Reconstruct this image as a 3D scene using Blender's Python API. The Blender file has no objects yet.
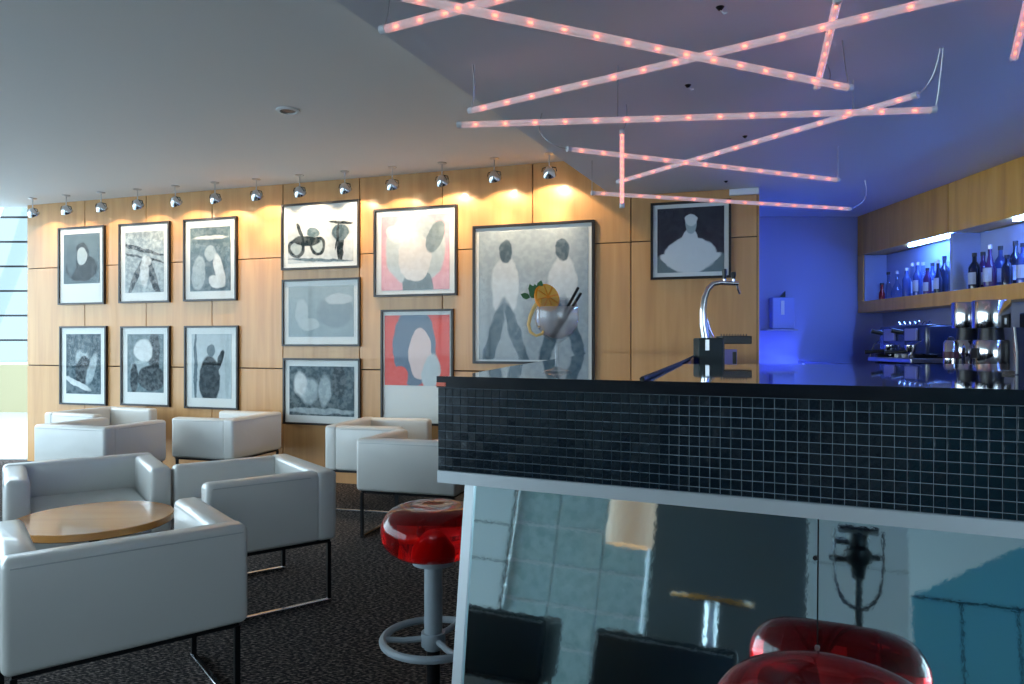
import bpy, bmesh, math, random
from mathutils import Vector, Matrix
random.seed(7)
sc = bpy.context.scene
COL = sc.collection
PI = math.pi

# ------------------------------------------------------------------ camera
F, HOR, HC = 720.0, 343.0, 1.2            # focal length in pixels (1024x684), horizon row, lens height
cam = bpy.data.cameras.new('camera'); cam_o = bpy.data.objects.new('camera', cam); COL.objects.link(cam_o)
cam.sensor_width = 36; cam.sensor_fit = 'HORIZONTAL'; cam.lens = F / 1024 * 36
cam.shift_y = 1 / 1024; cam.clip_start = 0.02
cam_o.location = (0, 0, HC); cam_o.rotation_euler = (PI / 2, 0, 0)
sc.camera = cam_o

# ------------------------------------------------------------------ world, exposure
w = bpy.data.worlds.new('overcast_sky'); sc.world = w; w.use_nodes = True
bg = w.node_tree.nodes['Background']
bg.inputs[0].default_value = (0.72, 0.88, 1.0, 1); bg.inputs[1].default_value = 3.2
sc.view_settings.view_transform = 'Standard'; sc.view_settings.look = 'None'
sc.view_settings.exposure = 1.3; sc.view_settings.gamma = 1; sc.view_settings.use_curve_mapping = False
try:
    sc.cycles.use_denoising = True; sc.cycles.max_bounces = 10; sc.cycles.transparent_max_bounces = 16
    sc.cycles.sample_clamp_indirect = 4
except Exception: pass

def portal(name, loc, rot, sx, sy):       # light portals in the glazed openings: they only guide sky sampling
    l = bpy.data.lights.new(name, 'AREA'); l.shape = 'RECTANGLE'; l.size = sx; l.size_y = sy
    l.cycles.is_portal = True
    o = bpy.data.objects.new(name, l); COL.objects.link(o); o.location = loc; o.rotation_euler = rot
portal('portal_facade', (-6.28, 1.2, 1.33), (0, -PI / 2, 0), 2.5, 12.4)
portal('portal_rear', (1.37, -4.98, 1.2), (PI / 2, 0, 0), 3.6, 2.3)
portal('portal_atrium', (-5.0, 7.47, 1.5), (-PI / 2, 0, 0), 2.4, 2.2)

# ------------------------------------------------------------------ helpers
def at(x, y, Y):                           # the point at depth Y that the lens sees at pixel x, y
    return Vector(((x - 512) / F * Y, Y, HC + (HOR - y) / F * Y))

class MB:
    def __init__(s): s.bm = bmesh.new()
    def box(s, c, size, rot=None, bev=0, seg=2):
        b = bmesh.new(); bmesh.ops.create_cube(b, size=1)
        for v in b.verts: v.co = Vector((v.co.x * size[0], v.co.y * size[1], v.co.z * size[2]))
        if bev: bmesh.ops.bevel(b, geom=list(b.edges), offset=bev, segments=seg, profile=.5, affect='EDGES')
        m = Matrix.Translation(Vector(c)) @ (rot.to_4x4() if rot else Matrix())
        return s._merge(b, m)
    def _merge(s, b, m=Matrix()):
        mp = {}
        for v in b.verts: mp[v] = s.bm.verts.new(m @ v.co)
        for f in b.faces:
            try: s.bm.faces.new([mp[v] for v in f.verts])
            except ValueError: pass
        b.free(); return s
    def lathe(s, prof, c=(0, 0, 0), seg=20, m=None):
        m = m or Matrix.Translation(Vector(c)); rings = []
        for r, z in prof:
            if r < 1e-6: rings.append([s.bm.verts.new(m @ Vector((0, 0, z)))])
            else: rings.append([s.bm.verts.new(m @ Vector((r * math.cos(2 * PI * k / seg), r * math.sin(2 * PI * k / seg), z))) for k in range(seg)])
        for a, b in zip(rings, rings[1:]):
            for k in range(seg):
                q = [a[k % len(a)], a[(k + 1) % len(a)], b[(k + 1) % len(b)], b[k % len(b)]]
                u = []
                for v in q:
                    if v not in u: u.append(v)
                if len(u) > 2:
                    try: s.bm.faces.new(u)
                    except ValueError: pass
        return s
    def rod(s, p0, p1, r, seg=12, r1=None):
        p0, p1 = Vector(p0), Vector(p1); d = p1 - p0; L = d.length
        m = Matrix.Translation(p0) @ d.to_track_quat('Z', 'Y').to_matrix().to_4x4()
        r1 = r if r1 is None else r1
        return s.lathe([(0, 0), (r, 0), (r1, L), (0, L)], seg=seg, m=m)
    def tube(s, pts, r, seg=8, closed=False):
        pts = [Vector(p) for p in pts]; n = len(pts); rings = []; up = None
        for i, p in enumerate(pts):
            if closed: t = pts[(i + 1) % n] - pts[i - 1]
            else: t = pts[min(i + 1, n - 1)] - pts[max(i - 1, 0)]
            t.normalize()
            if up is None: up = t.orthogonal().normalized()
            up = (up - t * up.dot(t))
            up = up.normalized() if up.length > 1e-6 else t.orthogonal().normalized()
            sd = t.cross(up); rr = r[i] if isinstance(r, (list, tuple)) else r
            rings.append([s.bm.verts.new(p + (up * math.cos(2 * PI * k / seg) + sd * math.sin(2 * PI * k / seg)) * rr) for k in range(seg)])
        for i in range(n if closed else n - 1):
            a, b = rings[i], rings[(i + 1) % n]
            for k in range(seg):
                try: s.bm.faces.new([a[k], a[(k + 1) % seg], b[(k + 1) % seg], b[k]])
                except ValueError: pass
        if not closed:
            s.bm.faces.new(rings[0]); s.bm.faces.new(rings[-1][::-1])
        return s
    def prism(s, pts, z0, z1):             # polygon in XY, extruded in Z
        a = [s.bm.verts.new((p[0], p[1], z0)) for p in pts]; b = [s.bm.verts.new((p[0], p[1], z1)) for p in pts]
        s.bm.faces.new(a[::-1]); s.bm.faces.new(b); n = len(pts)
        for i in range(n): s.bm.faces.new([a[i], a[(i + 1) % n], b[(i + 1) % n], b[i]])
        return s
    def solid(s, a, b):                    # two matching polygons in space, joined
        a = [s.bm.verts.new(p) for p in a]; b = [s.bm.verts.new(p) for p in b]; n = len(a)
        s.bm.faces.new(a[::-1]); s.bm.faces.new(b)
        for i in range(n): s.bm.faces.new([a[i], a[(i + 1) % n], b[(i + 1) % n], b[i]])
        return s
    def mesh(s, name, mat, smooth=False):
        bmesh.ops.recalc_face_normals(s.bm, faces=list(s.bm.faces))
        me = bpy.data.meshes.new(name); s.bm.to_mesh(me); s.bm.free()
        if mat: me.materials.append(mat)
        if smooth:
            me.polygons.foreach_set('use_smooth', [True] * len(me.polygons))
            try: me.set_sharp_from_angle(angle=math.radians(40))
            except Exception: pass
        return me
    def build(s, name, mat, parent=None, smooth=False):
        return link(name, s.mesh(name, mat, smooth), parent)

def link(name, me, parent=None, loc=None, rot=None):
    o = bpy.data.objects.new(name, me); COL.objects.link(o)
    if parent: o.parent = parent
    if loc is not None: o.location = loc
    if rot is not None: o.rotation_euler = rot
    return o
def tag(o, label=None, cat=None, group=None, kind=None):
    if label: o['label'] = label
    if cat: o['category'] = cat
    if group: o['group'] = group
    if kind: o['kind'] = kind
    return o
def thing(name, label, cat, loc=(0, 0, 0), rz=0, group=None):
    o = bpy.data.objects.new(name, None); COL.objects.link(o); o.empty_display_size = .1
    o.location = loc; o.rotation_euler = (0, 0, rz)
    return tag(o, label, cat, group)
def kids(o): return [c for c in bpy.data.objects if c.parent == o]
def copy_tree(o, parent=None):
    c = o.copy(); COL.objects.link(c); c.parent = parent
    for ch in kids(o): copy_tree(ch, c)
    return c
def struct(o): o['kind'] = 'structure'; return o
ORD = ['first', 'second', 'third', 'fourth', 'fifth', 'sixth', 'seventh', 'eighth', 'ninth', 'tenth', 'eleventh', 'twelfth', 'thirteenth']

# ------------------------------------------------------------------ materials
MATS = {}
def pm(name, col, rough=.5, metal=0, trans=0, ior=1.45, coat=0, emis=None, es=0, spec=.5):
    m = bpy.data.materials.new(name); m.use_nodes = True; b = m.node_tree.nodes['Principled BSDF']
    b.inputs['Base Color'].default_value = (*col, 1); b.inputs['Roughness'].default_value = rough
    b.inputs['Metallic'].default_value = metal; b.inputs['Transmission Weight'].default_value = trans
    b.inputs['IOR'].default_value = ior; b.inputs['Coat Weight'].default_value = coat
    b.inputs['Specular IOR Level'].default_value = spec
    if emis: b.inputs['Emission Color'].default_value = (*emis, 1); b.inputs['Emission Strength'].default_value = es
    MATS[name] = m; return m
def nodes(m): return m.node_tree.nodes, m.node_tree.links, m.node_tree.nodes['Principled BSDF']
def noise_bump(m, scale, strength, dist=.002, detail=3, stretch=None, coord='Object'):
    n, l, b = nodes(m)
    tc = n.new('ShaderNodeTexCoord'); mp = n.new('ShaderNodeMapping'); nz = n.new('ShaderNodeTexNoise'); bp = n.new('ShaderNodeBump')
    if stretch: mp.inputs['Scale'].default_value = stretch
    nz.inputs['Scale'].default_value = scale; nz.inputs['Detail'].default_value = detail
    bp.inputs['Strength'].default_value = strength; bp.inputs['Distance'].default_value = dist
    l.new(tc.outputs[coord], mp.inputs[0]); l.new(mp.outputs[0], nz.inputs['Vector']); l.new(nz.outputs['Fac'], bp.inputs['Height'])
    l.new(bp.outputs[0], b.inputs['Normal']); return nz
def ramp_col(m, fac, stops):
    n, l, b = nodes(m); r = n.new('ShaderNodeValToRGB'); e = r.color_ramp.elements
    e[0].position, e[0].color = stops[0][0], (*stops[0][1], 1); e[1].position, e[1].color = stops[-1][0], (*stops[-1][1], 1)
    for p, c in stops[1:-1]:
        k = e.new(p); k.color = (*c, 1)
    l.new(fac, r.inputs[0]); l.new(r.outputs[0], b.inputs['Base Color']); return r
def wood(name, c0, c1, c2, stretch=(6, 6, .45), rough=.35, coat=.15):
    m = pm(name, c1, rough, coat=coat); n, l, b = nodes(m)
    tc = n.new('ShaderNodeTexCoord'); oi = n.new('ShaderNodeObjectInfo'); ad = n.new('ShaderNodeVectorMath'); ad.operation = 'ADD'
    sc_ = n.new('ShaderNodeVectorMath'); sc_.operation = 'SCALE'; sc_.inputs[0].default_value = (17, 9, 23)
    mp = n.new('ShaderNodeMapping'); mp.inputs['Scale'].default_value = stretch
    l.new(oi.outputs['Random'], sc_.inputs['Scale']); l.new(tc.outputs['Object'], ad.inputs[0]); l.new(sc_.outputs[0], ad.inputs[1])
    l.new(ad.outputs[0], mp.inputs[0])
    nz = n.new('ShaderNodeTexNoise'); nz.inputs['Scale'].default_value = 2.2; nz.inputs['Detail'].default_value = 6; nz.inputs['Distortion'].default_value = .6
    l.new(mp.outputs[0], nz.inputs['Vector'])
    ramp_col(m, nz.outputs['Fac'], [(.25, c0), (.5, c1), (.78, c2)])
    return m
maple = wood('maple_veneer', (.47, .235, .088), (.55, .29, .11), (.62, .345, .14))
oak = wood('amber_veneer', (.64, .29, .05), (.78, .39, .07), (.86, .48, .11), stretch=(6, 6, .5))
tablewood = wood('table_veneer', (.48, .19, .045), (.56, .25, .065), (.62, .30, .09), stretch=(.8, 7, 7), rough=.22, coat=.4)
white_paint = pm('ceiling_paint', (.74, .73, .71), .8); noise_bump(white_paint, 3, .05, .01)
soffit_paint = pm('soffit_paint', (.66, .68, .70), .55); noise_bump(soffit_paint, 2, .05, .01)
wall_white = pm('white_wall_paint', (.72, .74, .74), .6)
blue_tone = pm('blue_wall_tone', (.30, .34, .62), .6)  # one even blue base colour for the recess walls
grey_paint = pm('grey_wall_paint', (.33, .34, .40), .5)
cream = pm('cream_parapet_paint', (.23, .21, .12), .6)
dark_gap = pm('dark_backing', (.035, .02, .01), .8)
leather = pm('white_leather', (.60, .60, .57), .30, coat=.25)
noise_bump(leather, 5, .35, .02, 2)
dleather = pm('shaded_leather', (.012, .02, .024), .4)  # club chair leather with the shade put into its colour
blackm = pm('black_metal', (.012, .013, .015), .35, metal=.6)
chrome = pm('chrome', (.62, .62, .64), .12, metal=1)
steel = pm('brushed_steel', (.55, .56, .58), .28, metal=1)
alu = pm('brushed_aluminium', (.62, .66, .68), .35, metal=.55); noise_bump(alu, 60, .1, .001)
greym = pm('grey_painted_metal', (.36, .42, .46), .4)
blackp = pm('black_plastic', (.012, .012, .014), .35)
frame_black = pm('black_frame_lacquer', (.014, .012, .012), .35)
mat_board = pm('passe_partout', (.72, .73, .70), .7)
rubber = pm('black_rubber', (.01, .01, .01), .6)
piping = pm('grey_piping', (.42, .44, .43), .45)
# carpet
carpet = pm('charcoal_carpet', (.02, .02, .02), .95, spec=.1)
nz = noise_bump(carpet, 90, .9, .012, 4, stretch=(1, 2.2, 1), coord='Object')
n, l, b = nodes(carpet)
nz2 = n.new('ShaderNodeTexNoise'); nz2.inputs['Scale'].default_value = 55; nz2.inputs['Detail'].default_value = 5
mp = n.new('ShaderNodeMapping'); tc = n.new('ShaderNodeTexCoord'); mp.inputs['Scale'].default_value = (1, 3, 1); mp.inputs['Rotation'].default_value = (0, 0, .32)
l.new(tc.outputs['Object'], mp.inputs[0]); l.new(mp.outputs[0], nz2.inputs['Vector'])
ramp_col(carpet, nz2.outputs['Fac'], [(.40, (.010, .010, .011)), (.53, (.05, .045, .044)), (.66, (.34, .28, .25))])
stone = pm('pale_stone_floor', (.30, .34, .35), .25)
# glass tiles and worktop
tile_m = pm('black_glass_mosaic', (.004, .010, .017), .15, coat=.35); noise_bump(tile_m, 130, .3, .0016, 2)
grout = pm('grey_grout', (.20, .25, .28), .8)
worktop = pm('black_glass_worktop', (.006, .008, .012), .03, spec=.9, coat=1, ior=2.0)
edge_m = pm('black_edge_band', (.006, .008, .012), .16)
# mirror: hammered, greenish
mirror_m = pm('hammered_mirror', (.60, .78, .80), .03, metal=1)
noise_bump(mirror_m, 90, .0055, .004, 3)
# thin glass: mix of clear and reflected by fresnel
def thin_glass(name, tint, ior=1.5, rough=.01):
    m = bpy.data.materials.new(name); m.use_nodes = True; n, l = m.node_tree.nodes, m.node_tree.links
    n.remove(n['Principled BSDF']); out = n['Material Output']
    fr = n.new('ShaderNodeFresnel'); fr.inputs[0].default_value = ior
    tr = n.new('ShaderNodeBsdfTransparent'); tr.inputs[0].default_value = (*tint, 1)
    gl = n.new('ShaderNodeBsdfGlossy'); gl.inputs['Roughness'].default_value = rough
    ge = n.new('ShaderNodeNewGeometry'); inv = n.new('ShaderNodeMath'); inv.operation = 'SUBTRACT'; inv.inputs[0].default_value = 1; mu = n.new('ShaderNodeMath'); mu.operation = 'MULTIPLY'
    l.new(ge.outputs['Backfacing'], inv.inputs[1]); l.new(inv.outputs[0], mu.inputs[0]); l.new(fr.outputs[0], mu.inputs[1])   # reflect at the outer skin only
    mx = n.new('ShaderNodeMixShader'); l.new(mu.outputs[0], mx.inputs[0]); l.new(tr.outputs[0], mx.inputs[1]); l.new(gl.outputs[0], mx.inputs[2])
    l.new(mx.outputs[0], out.inputs[0]); MATS[name] = m; return m
pane_glass = thin_glass('picture_glass', (.98, .985, .985), 1.28, .03)
win_glass = thin_glass('window_glass', (.94, .97, .98), 1.45)
dimming_glass = thin_glass('tinted_window_glass', (.33, .37, .38), 1.45)  # tint added to dim the bright sky seen through the far panes
clear_glass = thin_glass('clear_drink_glass', (.93, .93, .94), 1.55)
bottle_clear = thin_glass('clear_bottle_glass', (.72, .80, .95), 1.7)
teal_glass = pm('teal_frosted_glass', (.16, .52, .60), .3, coat=.5)
red_glass = pm('red_acrylic', (.74, .010, .012), .03, trans=.92, ior=1.36)
# light-tube acrylic: translucent skin, faint own emission stands in for scattered diode light
tube_m = bpy.data.materials.new('frosted_acrylic_tube'); tube_m.use_nodes = True
n, l = tube_m.node_tree.nodes, tube_m.node_tree.links; n.remove(n['Principled BSDF'])
tr = n.new('ShaderNodeBsdfTransparent'); tl = n.new('ShaderNodeBsdfTranslucent'); gl = n.new('ShaderNodeBsdfPrincipled')
tl.inputs[0].default_value = (.98, .92, .92, 1); gl.inputs['Base Color'].default_value = (.95, .84, .84, 1); gl.inputs['Roughness'].default_value = .25
m1 = n.new('ShaderNodeMixShader'); m1.inputs[0].default_value = .55; m2 = n.new('ShaderNodeMixShader'); m2.inputs[0].default_value = .45
gl.inputs['Emission Color'].default_value = (1, .72, .70, 1); gl.inputs['Emission Strength'].default_value = .15
l.new(tl.outputs[0], m1.inputs[1]); l.new(gl.outputs[0], m1.inputs[2]); l.new(m1.outputs[0], m2.inputs[1]); l.new(tr.outputs[0], m2.inputs[2])
l.new(m2.outputs[0], n['Material Output'].inputs[0])
diode_m = pm('red_diode', (.9, .1, .05), .4, emis=(1, .16, .07), es=2.6)
bulb_m = pm('lit_halogen', (1, .9, .7), .4, emis=(1, .72, .42), es=25)
blue_led_m = pm('blue_led', (.3, .5, 1), .4, emis=(.09, .25, 1), es=60)
blue_strip_m = pm('blue_led_strip', (.2, .3, 1), .4, emis=(.07, .13, 1), es=30)
lampshade_m = pm('linen_lampshade', (.55, .45, .38), .8, emis=(1, .62, .38), es=.12)

# ------------------------------------------------------------------ geometry frames
# picture wall: origin at its left end, u along it
WA = Vector((-4.935, 7.326, 0)); WB = Vector((1.735, 5.091, 0)); WD = (WB - WA).normalized(); WL = (WB - WA).length
WN = Vector((WD.y, -WD.x, 0))                      # towards the room
WROT = math.atan2(WD.y, WD.x)
def wall_pt(u, z, off=0): return WA + WD * u + WN * off + Vector((0, 0, z))
def wall_u(x):                                     # wall coordinate that pixel column x meets
    dx, dy = (x - 512) / F, 1.0
    # WA + WD*u = t*(dx,dy)
    det = WD.x * (-dy) + dx * WD.y
    return ((-WA.x) * (-dy) + dx * (-WA.y)) / det
def wall_z(x, y):
    u = wall_u(x); p = wall_pt(u, 0); return HC + (HOR - y) / F * p.y
CEIL, SOFF = 2.6, 2.298

# ------------------------------------------------------------------ shell
struct(MB().prism([(-6.3, -5), (3.2, -5), (3.2, 6.25), (1.7, 6.25), (1.735, 5.2), (-4.935, 7.43), (-6.3, 7.43)], -.05, 0).build('floor', carpet))
struct(MB().prism([(-9, 7.432), (-4.94, 7.432), (-3.5, 7.3), (-1, 6.4), (1.6, 6.3), (1.6, 12.9), (-9, 12.9)], -.06, -.01).build('floor', stone))
ep = [Vector((-.567, 2.305)), Vector((.765, 5.405))]; ed = (ep[1] - ep[0]); e0 = ep[0] + ed * ((-5 - ep[0].y) / ed.y)
wallfront = [(wall_pt(u, 0, .003).x, wall_pt(u, 0, .003).y) for u in (0, WL)]
struct(MB().prism([(-6.3, -5), (3.2, -5), (3.2, 4.6), (WB.x, WB.y), (WA.x, WA.y + .12), (-6.3, 7.43)], CEIL, CEIL + .08).build('ceiling', white_paint))
struct(MB().prism([(e0.x, e0.y), (3.2, -5), (3.3, 6.40), (WB.x - .09, 6.40), (WB.x - .09, WB.y + .20), (WB.x + .005, WB.y - .01), (ep[1].x, ep[1].y - .005)], SOFF, CEIL - .002).build('ceiling', soffit_paint))

struct(MB().prism([(-40, -40), (40, -40), (40, 50), (-40, 50)], -.30, -.20).build('ground', pm('paved_ground', (.30, .36, .40), .9)))
# picture wall of veneer panels
wl = struct(MB().solid([wall_pt(0, 0, -.16), wall_pt(WL, 0, -.16), wall_pt(WL, 0, -.021), wall_pt(0, 0, -.021)],
                       [wall_pt(0, CEIL, -.16), wall_pt(WL, CEIL, -.16), wall_pt(WL, CEIL, -.021), wall_pt(0, CEIL, -.021)]).build('wall_pictures', dark_gap))
us = [0.0] + [.773 + .7668 * k for k in range(8)] + [WL]; zs = [0, .976, 1.954, CEIL]
cache = {}
for i in range(len(us) - 1):
    for j in range(3):
        wd, hg = us[i + 1] - us[i] - .008, (SOFF if (j == 2 and i == 8) else zs[j + 1]) - zs[j] - (.008 if j < 2 else .002)
        k = (round(wd, 3), round(hg, 3))
        if k not in cache:
            cache[k] = MB().box((0, 0, 0), (wd, .02, hg), bev=.0012, seg=1).mesh('panel', maple)
        link('panel', cache[k], wl, wall_pt((us[i] + us[i + 1]) / 2, zs[j] + hg / 2 + (.004 if j else .001), -.011), (0, 0, WROT))
MB().solid([wall_pt(WL, 0, -.16), wall_pt(WL + .012, 0, -.16), wall_pt(WL + .012, 0, 0), wall_pt(WL, 0, 0)],
           [wall_pt(WL, SOFF, -.16), wall_pt(WL + .012, SOFF, -.16), wall_pt(WL + .012, SOFF, 0), wall_pt(WL, SOFF, 0)]).build('end_trim', maple, wl)
t = MB().box((0, 0, 0), (.20, .03, .045), bev=.003).build('trim_1', wall_white); t.location = wall_pt(WL - .09, SOFF - .026, .018); t.rotation_euler = (0, 0, WROT); struct(t)

# walls of the bar recess
struct(MB().box((2.53, 6.31, SOFF / 2), (1.66, .1, SOFF)).build('wall_recess', blue_tone))
struct(MB().box((1.68, 5.79, SOFF / 2), (.08, .93, SOFF)).build('wall_recess_side', blue_tone))
wr = struct(MB().box((3.27, 3.155, SOFF / 2), (.1, 6.205, SOFF)).build('wall_right', grey_paint))
struct(MB().box((3.27, -.04, CEIL / 2), (.1, .16, CEIL)).build('wall_right_end', wall_white))

# glazed facades: posts, rails and panes
def facade(name, p0, p1, z0, z1, nx, zrows, frame=alu, bar=.05, glass=None):
    p0, p1 = Vector(p0), Vector(p1); d = (p1 - p0); L = d.length; d.normalize(); rz = math.atan2(d.y, d.x)
    o = bpy.data.objects.new(name, None); COL.objects.link(o); struct(o)
    pme = MB().box((0, 0, 0), (bar, bar, z1 - z0)).mesh('mullion', frame); rows = [z0] + zrows + [z1]
    for k in range(nx + 1):
        link('mullion', pme, o, p0 + d * (L * k / nx) + Vector((0, 0, (z0 + z1) / 2)), (0, 0, rz))
    rme = MB().box((0, 0, 0), (L / nx - bar, bar * .7, bar * .8)).mesh('transom', frame); pc = {}
    for k in range(nx):
        for zz in zrows: link('transom', rme, o, p0 + d * (L * (k + .5) / nx) + Vector((0, 0, zz)), (0, 0, rz))
        for a, b_ in zip(rows, rows[1:]):
            key = round(b_ - a, 3)
            if key not in pc: pc[key] = MB().box((0, 0, 0), (L / nx - bar, .008, key - bar * .8)).mesh('pane', glass or win_glass)
            link('pane', pc[key], o, p0 + d * (L * (k + .5) / nx) + Vector((0, 0, (a + b_) / 2)), (0, 0, rz))
    return o
facade('window_1', (-6.32, -5, 0), (-6.32, 7.4, 0), .05, CEIL, 8, [.9])
facade('window_2', (-.45, -5.04, 0), (3.2, -5.04, 0), .05, SOFF, 3, [.9])
struct(MB().box((3.27, -2.6, CEIL / 2), (.1, 4.9, CEIL)).build('wall_side', wall_white))
facade('window_3', (-11.2, 12.6, 0), (-5.2, 12.6, 0), .84, 3.9, 3, [1.25, 1.68, 2.11, 2.54, 2.97, 3.40], frame=blackm, bar=.04, glass=dimming_glass)
struct(MB().box((-8.0, 12.62, .41), (6.6, .12, .84)).build('wall_parapet', cream))
struct(MB().box((-3.38, -5.05, CEIL / 2), (5.8, .1, CEIL)).build('wall_rear', wall_white))
st = MB().tube([(-10.6, 11.6, -.01), (-9.6, 11.9, 1.6), (-9.05, 12.1, 2.6), (-8.6, 12.2, 3.9)], [.16, .14, .13, .12], 14).build('slanted_column', wall_white, smooth=True); st.name = 'trim_2'; struct(st)
vb = thing('floor_box', 'small black box on the pale floor by the far window', 'box', (-7.9, 12.1, 0))
MB().box((0, 0, .06), (.26, .2, .11), bev=.01).build('body', blackp, vb); MB().box((0, -.104, .08), (.1, .01, .03)).build('plate', steel, vb)

# right-hand back bar: fascia panels over the bottle niche
X0 = 3.0
for k in range(5):
    y1 = 6.25 - 1.30 * k; y0 = y1 - 1.292
    MB().box((X0 + .1, (y0 + y1) / 2, (1.955 + SOFF) / 2), (.2, y1 - y0, SOFF - 1.957), bev=.0015, seg=1).build('panel', oak, wr)
sh = thing('bottle_shelf', 'long amber wooden bottle niche with blue lit bays behind the bar', 'shelf', (X0, 0, 0))
MB().box((.1, 3.15, 1.508), (.2, 6.19, .097), bev=.002, seg=1).build('shelf_board', oak, sh)
shelf_back = pm('blue_lit_niche_back', (.36, .43, .70), .45)  # white panels; the blue of the LED light is put into their colour
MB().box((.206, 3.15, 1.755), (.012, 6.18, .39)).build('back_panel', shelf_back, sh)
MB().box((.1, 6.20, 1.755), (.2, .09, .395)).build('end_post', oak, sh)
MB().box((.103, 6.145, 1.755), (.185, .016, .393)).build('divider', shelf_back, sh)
for Y in (4.93, 3.80, 2.67, 1.54):
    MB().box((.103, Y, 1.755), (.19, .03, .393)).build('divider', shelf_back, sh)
for Y in (5.25, 4.10, 2.98, 1.85):
    e = MB().box((.045, Y, 1.944), (.03, .52, .016), bev=.003).build('led_bar', blue_led_m, sh)

# back counter
bc = thing('back_counter', 'dark back counter along the wall under the bottle shelf', 'counter', (0, 0, 0))
MB().box((2.83, 4.2, 1.035), (.74, 4.0, .03), bev=.004).build('worktop', worktop, bc)
for k in range(4):
    f_ = MB().box((2.85, 2.72 + 1.0 * k, .55), (.68, .985, .935), bev=.004).build('cabinet_front', grey_paint, bc)
    MB().rod((2.50, 2.72 + k - .2, .9), (2.50, 2.72 + k + .2, .9), .008).build('handle', steel, f_)
MB().box((2.445, 5.83, .985), (.016, .70, .03), bev=.003).build('led_strip', blue_strip_m, bc)
MB().box((2.87, 4.2, .05), (.6, 3.96, .08)).build('plinth', blackp, bc)

# ------------------------------------------------------------------ the bar
TH = math.radians(25.5); BD = Vector((math.cos(TH), -math.sin(TH), 0)); BN = Vector((-math.sin(TH), -math.cos(TH), 0))   # along the front; towards guests
C0 = at(438, 343, .07 * F / 33); C0.z = 0
ZT = 1.13
bar = thing('bar_counter', 'black mosaic tiled bar with glossy black top and tilted mirror front', 'bar', (0, 0, 0))
BL = 1.9
cr = C0 + BD * BL
poly = [C0, cr, Vector((2.35, 2.40, 0)), Vector((.56, 2.40, 0)), Vector((1.36, 5.19, 0)), Vector((.64, 5.43, 0)), Vector((.0, 2.2, 0)), Vector((-.10, 1.62, 0))]
MB().prism([(p.x, p.y) for p in poly], ZT - .010, ZT).build('countertop', worktop, bar)
fr = C0 - BN * 0
eb = MB(); eb.solid([C0 + BN * .006 + Vector((0, 0, ZT - .024)), cr + BN * .006 + Vector((0, 0, ZT - .024)), cr + BN * .0005 + Vector((0, 0, ZT - .024)), C0 + BN * .0005 + Vector((0, 0, ZT - .024))],
                    [C0 + BN * .006 + Vector((0, 0, ZT)), cr + BN * .006 + Vector((0, 0, ZT)), cr + BN * .0005 + Vector((0, 0, ZT)), C0 + BN * .0005 + Vector((0, 0, ZT))])
eb.build('edge_band', edge_m, bar)
tr_ = MB().tube([at(642, 381.5, .07 * F / 38.5) + Vector((0, 0, .004)), Vector((.56, 2.40, ZT + .003)), Vector((1.36, 5.18, ZT + .003))], .005, 6).build('edge_trim', rubber, bar)
MB().box(C0 + BD * .012 + BN * .003 + Vector((0, 0, ZT - .017)), (.022, .01, .008), Matrix.Rotation(-TH, 3, 'Z')).build('end_cap', pm('coral_plastic', (.85, .16, .09), .4), bar)['label'] = 'small coral red end cap'
ZB = HC - (470 - HOR) / F * C0.y               # lower edge of the mosaic
ZS = HC - (482 - HOR) / F * C0.y               # lower edge of the aluminium strip
def slab(name, mat, z0, z1, o0, o1, s0=0, s1=BL, parent=bar):
    a = [C0 + BD * s0 + BN * o1, C0 + BD * s1 + BN * o1, C0 + BD * s1 + BN * o0, C0 + BD * s0 + BN * o0]
    return MB().solid([p + Vector((0, 0, z0)) for p in a], [p + Vector((0, 0, z1)) for p in a]).build(name, mat, parent)
slab('fascia', grout, ZB, ZT - .0105, -.04, -.0012)
slab('trim_strip', alu, ZS, ZB - .0005, -.06, .003)
# mosaic: 300 tiles nearest the lens singly, the rest joined
PITCH, TS = .0182, .0170
ZTOP = ZT - .0255
tiles = []
for c in range(int(BL / PITCH)):
    for r_ in range(10):
        zt = ZTOP - r_ * PITCH; zb = max(zt - TS, ZB + .001)
        if zt - zb < .004: continue
        tiles.append((c, zt, zb))
tme = {}
def tmesh(h):
    k = round(h, 4)
    if k not in tme:
        q = bmesh.new(); bmesh.ops.create_cube(q, size=1)
        for v in q.verts: v.co = Vector((v.co.x * TS, v.co.y * .005, v.co.z * h))
        f0 = min(q.faces, key=lambda f: f.calc_center_median().y)
        bmesh.ops.bevel(q, geom=list(f0.edges), offset=.0012, segments=1, affect='EDGES')
        mbq = MB(); mbq._merge(q); tme[k] = mbq.mesh('tile', tile_m)
    return tme[k]
rest = MB(); nsingle = 0
vis_max = 1.03
near = sorted([t for t in tiles if t[0] * PITCH < vis_max], key=lambda t: -t[0])[:298]
near_set = set(near)
for c, zt, zb in tiles:
    p = C0 + BD * (c * PITCH + .0095) + BN * (-.0018) + Vector((0, 0, (zt + zb) / 2))
    e = (random.gauss(0, .012), 0, -TH + random.gauss(0, .012))
    if (c, zt, zb) in near_set:
        link('tile', tmesh(zt - zb), bar, p, e)
    else:
        rest.box(p, (TS, .005, zt - zb), Matrix.Rotation(e[2], 3, 'Z') @ Matrix.Rotation(e[0], 3, 'X'))
tag(rest.build('mosaic_field', tile_m, bar), kind='stuff')
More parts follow.
